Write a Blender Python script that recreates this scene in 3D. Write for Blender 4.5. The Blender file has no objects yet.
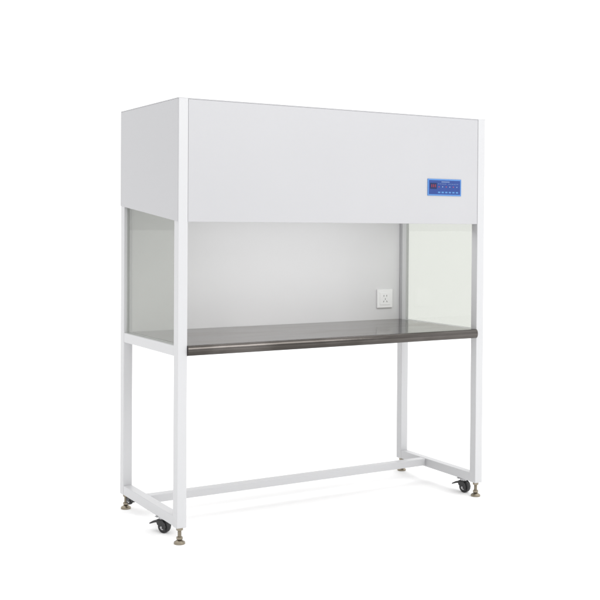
import bpy, bmesh, math
from mathutils import Vector, Matrix
S=bpy.context.scene; C=bpy.context.collection
W,D,H=1.4,.569,1.593
P=.037; Z0=.06; ZT=.712; ZH=1.153; ZHB=1.216

# ---------------- materials ----------------
def mat(name,col,rough=.4,metal=0,noise=0,nscale=40,bump=0,bscale=600,spec=.5,emit=None,coat=0):
    m=bpy.data.materials.new(name); m.use_nodes=True
    nt=m.node_tree; b=nt.nodes['Principled BSDF']
    b.inputs['Base Color'].default_value=(*col,1); b.inputs['Roughness'].default_value=rough
    b.inputs['Metallic'].default_value=metal; b.inputs['Specular IOR Level'].default_value=spec
    b.inputs['Coat Weight'].default_value=coat
    tc=nt.nodes.new('ShaderNodeTexCoord')
    if noise:
        n=nt.nodes.new('ShaderNodeTexNoise'); n.inputs['Scale'].default_value=nscale; n.inputs['Detail'].default_value=5
        nt.links.new(tc.outputs['Object'],n.inputs['Vector'])
        mr=nt.nodes.new('ShaderNodeMapRange'); mr.inputs['To Min'].default_value=1-noise; mr.inputs['To Max'].default_value=1+noise
        nt.links.new(n.outputs['Fac'],mr.inputs['Value'])
        mx=nt.nodes.new('ShaderNodeVectorMath'); mx.operation='SCALE'; mx.inputs[0].default_value=col
        nt.links.new(mr.outputs[0],mx.inputs['Scale']); nt.links.new(mx.outputs[0],b.inputs['Base Color'])
        m2=nt.nodes.new('ShaderNodeMapRange'); m2.inputs['To Min'].default_value=rough*.85; m2.inputs['To Max'].default_value=rough*1.2
        nt.links.new(n.outputs['Fac'],m2.inputs['Value']); nt.links.new(m2.outputs[0],b.inputs['Roughness'])
    if bump:
        n=nt.nodes.new('ShaderNodeTexNoise'); n.inputs['Scale'].default_value=bscale; n.inputs['Detail'].default_value=2
        nt.links.new(tc.outputs['Object'],n.inputs['Vector'])
        bp=nt.nodes.new('ShaderNodeBump'); bp.inputs['Strength'].default_value=bump; bp.inputs['Distance'].default_value=.0005
        nt.links.new(n.outputs['Fac'],bp.inputs['Height']); nt.links.new(bp.outputs[0],b.inputs['Normal'])
    if emit:
        b.inputs['Emission Color'].default_value=(*col,1); b.inputs['Emission Strength'].default_value=emit
    return m
paint=mat('white_powder_coat',(.428,.428,.441),.38,noise=.03,nscale=2.5,bump=.12,bscale=500)
paint_post=mat('white_frame_paint',(.510,.512,.522),.33,noise=.02,nscale=4,bump=.1,bscale=500)
paint_in=mat('white_inner_panel',(.62,.62,.625),.45,noise=.015,nscale=3,bump=.1,bscale=500)
zinc=mat('zinc_plated_steel',(.29,.255,.20),.38,metal=1,noise=.25,nscale=60)
chrome=mat('chromed_steel',(.40,.40,.41),.25,metal=1)
rubber=mat('black_rubber',(.010,.010,.011),.5,noise=.2,nscale=80)
blackpl=mat('black_plastic',(.015,.015,.016),.35)
socketm=mat('white_socket_plastic',(.76,.76,.76),.25)
slotm=mat('grey_slot',(.20,.20,.20),.6)
blue=mat('blue_display_film',(.010,.042,.21),.35,coat=.1,noise=.15,nscale=30,spec=.35)
bluel=mat('lighter_blue_border',(.07,.20,.48),.35)
dark=mat('dark_window_film',(.006,.016,.08),.3,spec=.3)
red=mat('red_led',(.40,.04,.06),.4,emit=.15)
wht=mat('pale_print',(.27,.38,.55),.4)
btn=mat('button_print',(.06,.20,.45),.4)
floor=mat('white_studio_sweep',(.97,.97,.97),.8,noise=.002,nscale=2,spec=.1)
# brushed stainless steel, with broad streaky reflections painted into the base colour
def steel(name,c0,c1,r0,r1,ys=14):
    ss=bpy.data.materials.new(name); ss.use_nodes=True
    nt=ss.node_tree; b=nt.nodes['Principled BSDF']; b.inputs['Metallic'].default_value=1
    tc=nt.nodes.new('ShaderNodeTexCoord'); mp=nt.nodes.new('ShaderNodeMapping'); mp.inputs['Scale'].default_value=(2,220,220)
    n=nt.nodes.new('ShaderNodeTexNoise'); n.inputs['Scale'].default_value=1; n.inputs['Detail'].default_value=6
    nt.links.new(tc.outputs['Object'],mp.inputs[0]); nt.links.new(mp.outputs[0],n.inputs['Vector'])
    mp2=nt.nodes.new('ShaderNodeMapping'); mp2.inputs['Scale'].default_value=(2.6,ys,ys)
    n2=nt.nodes.new('ShaderNodeTexNoise'); n2.inputs['Scale'].default_value=1; n2.inputs['Detail'].default_value=6; n2.inputs['Distortion'].default_value=.8
    nt.links.new(tc.outputs['Object'],mp2.inputs[0]); nt.links.new(mp2.outputs[0],n2.inputs['Vector'])
    cr=nt.nodes.new('ShaderNodeValToRGB'); cr.color_ramp.elements[0].position=.42; cr.color_ramp.elements[0].color=(*c0,1)
    cr.color_ramp.elements[1].position=.60; cr.color_ramp.elements[1].color=(*c1,1)
    a=nt.nodes.new('ShaderNodeMath'); a.operation='MULTIPLY_ADD'; a.inputs[1].default_value=.35
    l=nt.nodes.new('ShaderNodeMath'); l.operation='MULTIPLY'; l.inputs[1].default_value=.65
    nt.links.new(n2.outputs['Fac'],l.inputs[0]); nt.links.new(n.outputs['Fac'],a.inputs[0]); nt.links.new(l.outputs[0],a.inputs[2])
    nt.links.new(a.outputs[0],cr.inputs[0]); nt.links.new(cr.outputs[0],b.inputs['Base Color'])
    mr=nt.nodes.new('ShaderNodeMapRange'); mr.inputs['From Min'].default_value=.35; mr.inputs['From Max'].default_value=.65
    mr.inputs['To Min'].default_value=r0; mr.inputs['To Max'].default_value=r1
    nt.links.new(n2.outputs['Fac'],mr.inputs[0]); nt.links.new(mr.outputs[0],b.inputs['Roughness'])
    bp=nt.nodes.new('ShaderNodeBump'); bp.inputs['Strength'].default_value=.15; bp.inputs['Distance'].default_value=.0003
    nt.links.new(n.outputs['Fac'],bp.inputs['Height'])
    bp2=nt.nodes.new('ShaderNodeBump'); bp2.inputs['Strength'].default_value=.25; bp2.inputs['Distance'].default_value=.004
    nt.links.new(n2.outputs['Fac'],bp2.inputs['Height']); nt.links.new(bp.outputs[0],bp2.inputs['Normal']); nt.links.new(bp2.outputs[0],b.inputs['Normal'])
    return ss
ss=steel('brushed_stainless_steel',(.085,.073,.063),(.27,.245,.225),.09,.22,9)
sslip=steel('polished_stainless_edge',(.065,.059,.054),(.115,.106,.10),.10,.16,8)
# tinted panes
gl=bpy.data.materials.new('tinted_pane_glass'); gl.use_nodes=True; nt=gl.node_tree; nt.nodes.clear()
out=nt.nodes.new('ShaderNodeOutputMaterial'); tr=nt.nodes.new('ShaderNodeBsdfTransparent'); tr.inputs[0].default_value=(.765,.775,.75,1)
go=nt.nodes.new('ShaderNodeBsdfGlossy'); go.inputs['Roughness'].default_value=.03; go.inputs[0].default_value=(.8,.8,.8,1)
mi=nt.nodes.new('ShaderNodeMixShader'); lw=nt.nodes.new('ShaderNodeLayerWeight'); lw.inputs[0].default_value=.5
pw=nt.nodes.new('ShaderNodeMath'); pw.operation='POWER'; pw.inputs[1].default_value=3
ma=nt.nodes.new('ShaderNodeMath'); ma.operation='MULTIPLY_ADD'; ma.inputs[1].default_value=.5; ma.inputs[2].default_value=.04
nt.links.new(lw.outputs['Facing'],pw.inputs[0]); nt.links.new(pw.outputs[0],ma.inputs[0])
nt.links.new(ma.outputs[0],mi.inputs[0]); nt.links.new(tr.outputs[0],mi.inputs[1]); nt.links.new(go.outputs[0],mi.inputs[2]); nt.links.new(mi.outputs[0],out.inputs[0])

# ---------------- mesh helpers ----------------
def box(bm,x0,x1,y0,y1,z0,z1,mi=0):
    r=bmesh.ops.create_cube(bm,size=1,matrix=Matrix.Translation(((x0+x1)/2,(y0+y1)/2,(z0+z1)/2))@Matrix.Diagonal((x1-x0,y1-y0,z1-z0,1)))
    for f in {f for v in r['verts'] for f in v.link_faces}: f.material_index=mi
def cyl(bm,c,r,h,axis='Z',r2=None,seg=32,mi=0):
    M=Matrix.Translation(c)
    if axis=='X': M=M@Matrix.Rotation(math.pi/2,4,'Y')
    if axis=='Y': M=M@Matrix.Rotation(math.pi/2,4,'X')
    q=bmesh.ops.create_cone(bm,cap_ends=True,segments=seg,radius1=r,radius2=r if r2 is None else r2,depth=h,matrix=M)
    for f in {f for v in q['verts'] for f in v.link_faces}: f.material_index=mi; f.smooth=len(f.verts)==4
def prism(bm,pts,a0,a1,fn,mi=0):
    v0=[bm.verts.new(fn(p,a0)) for p in pts]; v1=[bm.verts.new(fn(p,a1)) for p in pts]; n=len(pts)
    fs=[bm.faces.new(v0),bm.faces.new(v1[::-1])]
    for i in range(n): fs.append(bm.faces.new((v0[i],v1[i],v1[(i+1)%n],v0[(i+1)%n])))
    for f in fs: f.material_index=mi
    bmesh.ops.recalc_face_normals(bm,faces=fs)
    return fs
def fin(bm,name,parent,mats,bev=.0015,origin=None,seg=2,ang=50):
    me=bpy.data.meshes.new(name)
    if origin:
        bmesh.ops.translate(bm,vec=-Vector(origin),verts=bm.verts)
    bm.to_mesh(me); bm.free()
    o=bpy.data.objects.new(name,me); C.objects.link(o)
    for m in mats: me.materials.append(m)
    if bev:
        md=o.modifiers.new('bevel','BEVEL'); md.width=bev; md.segments=seg; md.limit_method='ANGLE'; md.angle_limit=math.radians(ang)
    if origin: 
        par_o=Vector((0,0,0)); q=parent
        while q: par_o+=q.location; q=q.parent
        o.location=Vector(origin)-par_o
    if parent: o.parent=parent
    return o
YZ=lambda p,a:(a,p[0],p[1])

bench=bpy.data.objects.new('laminar_flow_bench',None); C.objects.link(bench)
bench['label']='tall white powder-coated laminar flow clean bench with stainless worktop'
bench['category']='clean bench'

# side frames
def side_frame(x0,x1):
    bm=bmesh.new()
    box(bm,x0,x1,0,P,Z0,H-.001); box(bm,x0,x1,D-P,D,Z0,H-.001)
    box(bm,x0+.0008,x1-.0008,P-.001,D-P+.001,Z0+.001,Z0+.038)
    box(bm,x0+.0008,x1-.0008,P-.001,D-P+.001,ZT-.040,ZT-.002)
    return fin(bm,'side_frame',bench,[paint_post],.002,origin=((x0+x1)/2,D/2,Z0))
side_frame(0,P); side_frame(W-P,W)
bm=bmesh.new(); box(bm,P-.001,W-P+.001,.345,.380,.066,.097); fin(bm,'crossbar',bench,[paint_post],.002,origin=(W/2,.36,.08))

# hood
bm=bmesh.new()
box(bm,P+.0008,W-P-.0008,.0015,.018,ZH,H-.003)                 # front sheet
box(bm,P+.001,W-P-.001,.018,D-P,ZHB+.004,ZHB+.02)              # underside
sk=[(.003,ZH+.001),(.003,H-.003),(D+.001,H-.003),(D+.001,ZHB)]
prism(bm,sk,-.002,.004,YZ); prism(bm,sk,W-.004,W+.002,YZ)
box(bm,-.002,W+.002,.0005,D+.001,H-.0028,H+.001)               # lid
box(bm,P+.001,W-P-.001,D-.006,D-.001,ZHB,H-.004)
hood=fin(bm,'hood',bench,[paint],.0012,origin=(W/2,D/2,ZH))

# control panel on hood
X0,X1,ZA,ZB=1.100,1.273,1.268,1.337
bm=bmesh.new(); box(bm,X0,X1,-.0015,.003,ZA,ZB,0)
cp=fin(bm,'control_panel',hood,[bluel],.001,origin=((X0+X1)/2,.001,(ZA+ZB)/2))
bm=bmesh.new(); box(bm,X0+.006,X1-.006,-.0022,-.001,ZA+.006,ZB-.006,0)
fy0,fy1=-.0028,-.002
for i in range(7): # heading strokes
    box(bm,X0+.070+i*.006,X0+.0735+i*.006,fy0,fy1,ZB-.0135,ZB-.0105,1)
for i in range(12):
    if i!=5: box(bm,X0+.052+i*.009,X0+.0565+i*.009,fy0,fy1,ZB-.0210,ZB-.0199,1)
fin(bm,'display_film',cp,[blue,wht],0,origin=((X0+X1)/2,-.002,(ZA+ZB)/2))
bm=bmesh.new(); box(bm,X0+.012,X0+.045,-.0032,-.002,ZB-.041,ZB-.017,0)
def digit(bm,x,z,segs,s=.0058):
    t=.0009
    R={'a':(x,x+s*.7,z+s*2-t,z+s*2),'g':(x,x+s*.7,z+s-t/2,z+s+t/2),'d':(x,x+s*.7,z,z+t),
       'f':(x,x+t,z+s,z+2*s),'e':(x,x+t,z,z+s),'b':(x+s*.7-t,x+s*.7,z+s,z+2*s),'c':(x+s*.7-t,x+s*.7,z,z+s)}
    for k in segs:
        a=R[k]; box(bm,a[0],a[1],-.0038,-.003,a[2],a[3],1)
for i in range(3): digit(bm,X0+.0165+i*.0092,ZB-.0345,'abcdefg')
fin(bm,'led_readout',cp,[dark,red],0,origin=(X0+.03,-.003,ZB-.025))
for i in range(6):
    bm=bmesh.new(); bx=X0+.051+i*.0185
    box(bm,bx,bx+.012,-.0030,-.002,ZA+.011,ZA+.017,0)
    box(bm,bx+.0035,bx+.0075,-.0030,-.002,ZB-.034,ZB-.0305,1)
    fin(bm,'panel_button',cp,[btn,wht if i%2 else red],.0004,origin=(bx+.006,-.003,ZA+.013))

# back panel + socket
bm=bmesh.new(); box(bm,P+.001,W-P-.001,D-.016,D-.007,ZT-.03,ZHB+.003)
back=fin(bm,'back_panel',bench,[paint_in],.001,origin=(W/2,D-.01,.9))
sx,sz,yb=1.232,.765,D-.016
bm=bmesh.new(); box(bm,sx,sx+.086,yb-.009,yb+.001,sz,sz+.086)
sock=fin(bm,'power_socket',back,[socketm],.003,origin=(sx+.043,yb,sz+.043),seg=3)
bm=bmesh.new(); box(bm,sx+.014,sx+.072,yb-.0105,yb-.008,sz+.014,sz+.072)
fin(bm,'socket_face',sock,[socketm],.0012,origin=(sx+.043,yb-.01,sz+.043))
bm=bmesh.new()
for dx in(-.008,.008):
    box(bm,sx+.043+dx-.0013,sx+.043+dx+.0013,yb-.0111,yb-.010,sz+.052,sz+.060)
for dx,a in((-.009,.5),(.009,-.5),(0,0)):
    bmesh.ops.create_cube(bm,size=1,matrix=Matrix.Translation((sx+.043+dx,yb-.0106,sz+.033-(.003 if a else -.008)))@Matrix.Rotation(a,4,'Y')@Matrix.Diagonal((.0026,.001,.008,1)))
fin(bm,'socket_slots',sock,[slotm],0,origin=(sx+.043,yb-.011,sz+.043))

# worktop: flat sheet with bullnose front
bm=bmesh.new()
r=.0185; cz=ZT-.001-r; pts=[(D-.017,ZT-.001),(.012,ZT-.001)]
for i in range(17):
    a=math.pi/2+math.pi*i/16; pts.append((.001+r*math.cos(a)*.6,cz+r*math.sin(a)))
pts+= [(.030,ZT-.038),(.030,ZT-.010),(D-.017,ZT-.010)]
fs=prism(bm,pts,P+.0005,W-P-.0005,YZ)
for f in fs:
    c=f.calc_center_median()
    if c.y<.0115: f.material_index=1
    f.smooth=len(f.verts)==4
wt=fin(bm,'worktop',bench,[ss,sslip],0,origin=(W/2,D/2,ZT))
wt.data.set_sharp_from_angle(angle=math.radians(35))

# side windows
for x0 in(.012,W-.017):
    bm=bmesh.new(); prism(bm,[(P-.001,ZT-.003),(D-P+.001,ZT-.003),(D-P+.001,ZHB+.002),(P-.001,ZH+.012)],x0,x0+.005,YZ)
    fin(bm,'side_window',bench,[gl],0,origin=(x0,D/2,.93))

# casters and feet
def make_foot(x,y):
    f_=bmesh.new()
    cyl(f_,(x,y,.0035),.020,.007); cyl(f_,(x,y,.011),.019,.009,r2=.008)
    cyl(f_,(x,y,.034),.0062,.052,seg=20); cyl(f_,(x,y,.021),.0115,.009,seg=6); cyl(f_,(x,y,.054),.0125,.010,seg=6)
    for k in range(10): cyl(f_,(x,y,.027+k*.0024),.0069,.0012,seg=20)
    return fin(f_,'levelling_foot',bench,[zinc],.0006,origin=(x,y,0))
def make_caster(x,y,rot,sc=1):
    bm=bmesh.new()
    box(bm,x-.017,x+.017,y-.024,y+.024,.0575,.0602); cyl(bm,(x,y,.054),.015,.008)
    for k in((-1,-1),(1,-1),(1,1),(-1,1)): cyl(bm,(x+k[0]*.011,y+k[1]*.018,.0565),.004,.003,seg=6)
    c=fin(bm,'caster',bench,[chrome],.0006,origin=(x,y,.06))
    bm=bmesh.new()
    pr=[(-.024,.012),(-.027,.026),(-.022,.040),(-.010,.050),(.012,.050),(.018,.042),(.012,.030),(-.004,.022)]
    for sx_ in(-.0175,.0145):
        prism(bm,pr,sx_,sx_+.003,lambda p,a:(x+a,y+p[0],p[1]))
    box(bm,x-.0175,x+.0175,y-.010,y+.012,.046,.0505)
    fin(bm,'caster_fork',c,[blackpl],.0005,origin=(x,y,.05))
    bm=bmesh.new()
    cyl(bm,(x,y-.008,.0235),.0235,.023,'X',seg=40)
    fin(bm,'caster_wheel',c,[rubber],.004,origin=(x,y-.008,.0235),seg=3)
    bm=bmesh.new(); cyl(bm,(x,y-.008,.0235),.004,.039,'X',seg=16); cyl(bm,(x,y-.008,.0235),.012,.0245,'X',seg=32)
    fin(bm,'caster_hub',c,[chrome],.0005,origin=(x,y-.008,.0235))
    bm=bmesh.new()
    prism(bm,[(.010,.047),(.032,.042),(.052,.031),(.052,.026),(.030,.034),(.010,.039)],-.014,.014,lambda p,a:(x+a,y+p[0],p[1]))
    fin(bm,'brake_pedal',c,[blackpl],.001,origin=(x,y+.028,.036))
    c.rotation_euler[2]=rot; c.scale=(sc,)*3
    return c
for x in(P/2,W-P/2):
    for y in(P/2,D-P/2): make_foot(x,y)
make_caster(P/2+.002,.178,math.radians(28))
make_caster(W-P/2,.100,math.radians(12))
make_caster(P/2+.004,D-.058,math.radians(190),.6)
make_caster(W-P/2,D-.060,math.radians(160),.68)

# ground
bm=bmesh.new(); bmesh.ops.create_grid(bm,x_segments=8,y_segments=8,size=200)
g=fin(bm,'ground',None,[floor],0); g['kind']='structure'

# world (white studio surround, a little dimmer on the bench's left flank) + lamps
w_=bpy.data.worlds.new('World'); S.world=w_; w_.use_nodes=True; wn=w_.node_tree
bg=wn.nodes['Background']; bg.inputs[0].default_value=(1,1,1,1)
tc=wn.nodes.new('ShaderNodeTexCoord'); sp=wn.nodes.new('ShaderNodeSeparateXYZ'); mr=wn.nodes.new('ShaderNodeMapRange')
mr.interpolation_type='SMOOTHSTEP'
mr.inputs['From Min'].default_value=-.95; mr.inputs['From Max'].default_value=0; mr.inputs['To Min'].default_value=.92; mr.inputs['To Max'].default_value=1.36
wn.links.new(tc.outputs['Generated'],sp.inputs[0]); wn.links.new(sp.outputs[0],mr.inputs[0]); wn.links.new(mr.outputs[0],bg.inputs[1])
def area(name,loc,tgt,size,e,col=(1,1,1),parent=None):
    l=bpy.data.lights.new(name,'AREA'); l.shape='RECTANGLE'; l.size=size[0]; l.size_y=size[1]; l.energy=e; l.color=col
    o=bpy.data.objects.new(name,l); C.objects.link(o); o.location=loc
    o.rotation_euler=(Vector(tgt)-Vector(loc)).to_track_quat('-Z','Y').to_euler()
area('studio_softbox',(2.6,-4.2,3.2),(.7,.2,.9),(2.2,2.2),66)
area('interior_fill',(.78,.16,1.19),(.78,.34,.80),(1.15,.22),2.9)  # added fill to brighten the interior; no lamp is modelled under the hood
sl=bpy.data.lights.new('floor_fill_sun','SUN'); sl.energy=.75; sl.angle=math.radians(110)  # added fill from above to lift the ground to white
so=bpy.data.objects.new('floor_fill_sun',sl); C.objects.link(so); so.location=(0,0,4)

# camera
cd=bpy.data.cameras.new('camera'); cam=bpy.data.objects.new('camera',cd); C.objects.link(cam); S.camera=cam
cam.location=(-1.494,-3.405,1.142); cam.rotation_euler=(1.555,-.006557,-.5296)
cd.sensor_width=36; cd.lens=62.58; cd.shift_y=-57.91/600; cd.clip_end=1000
S.view_settings.view_transform='Standard'
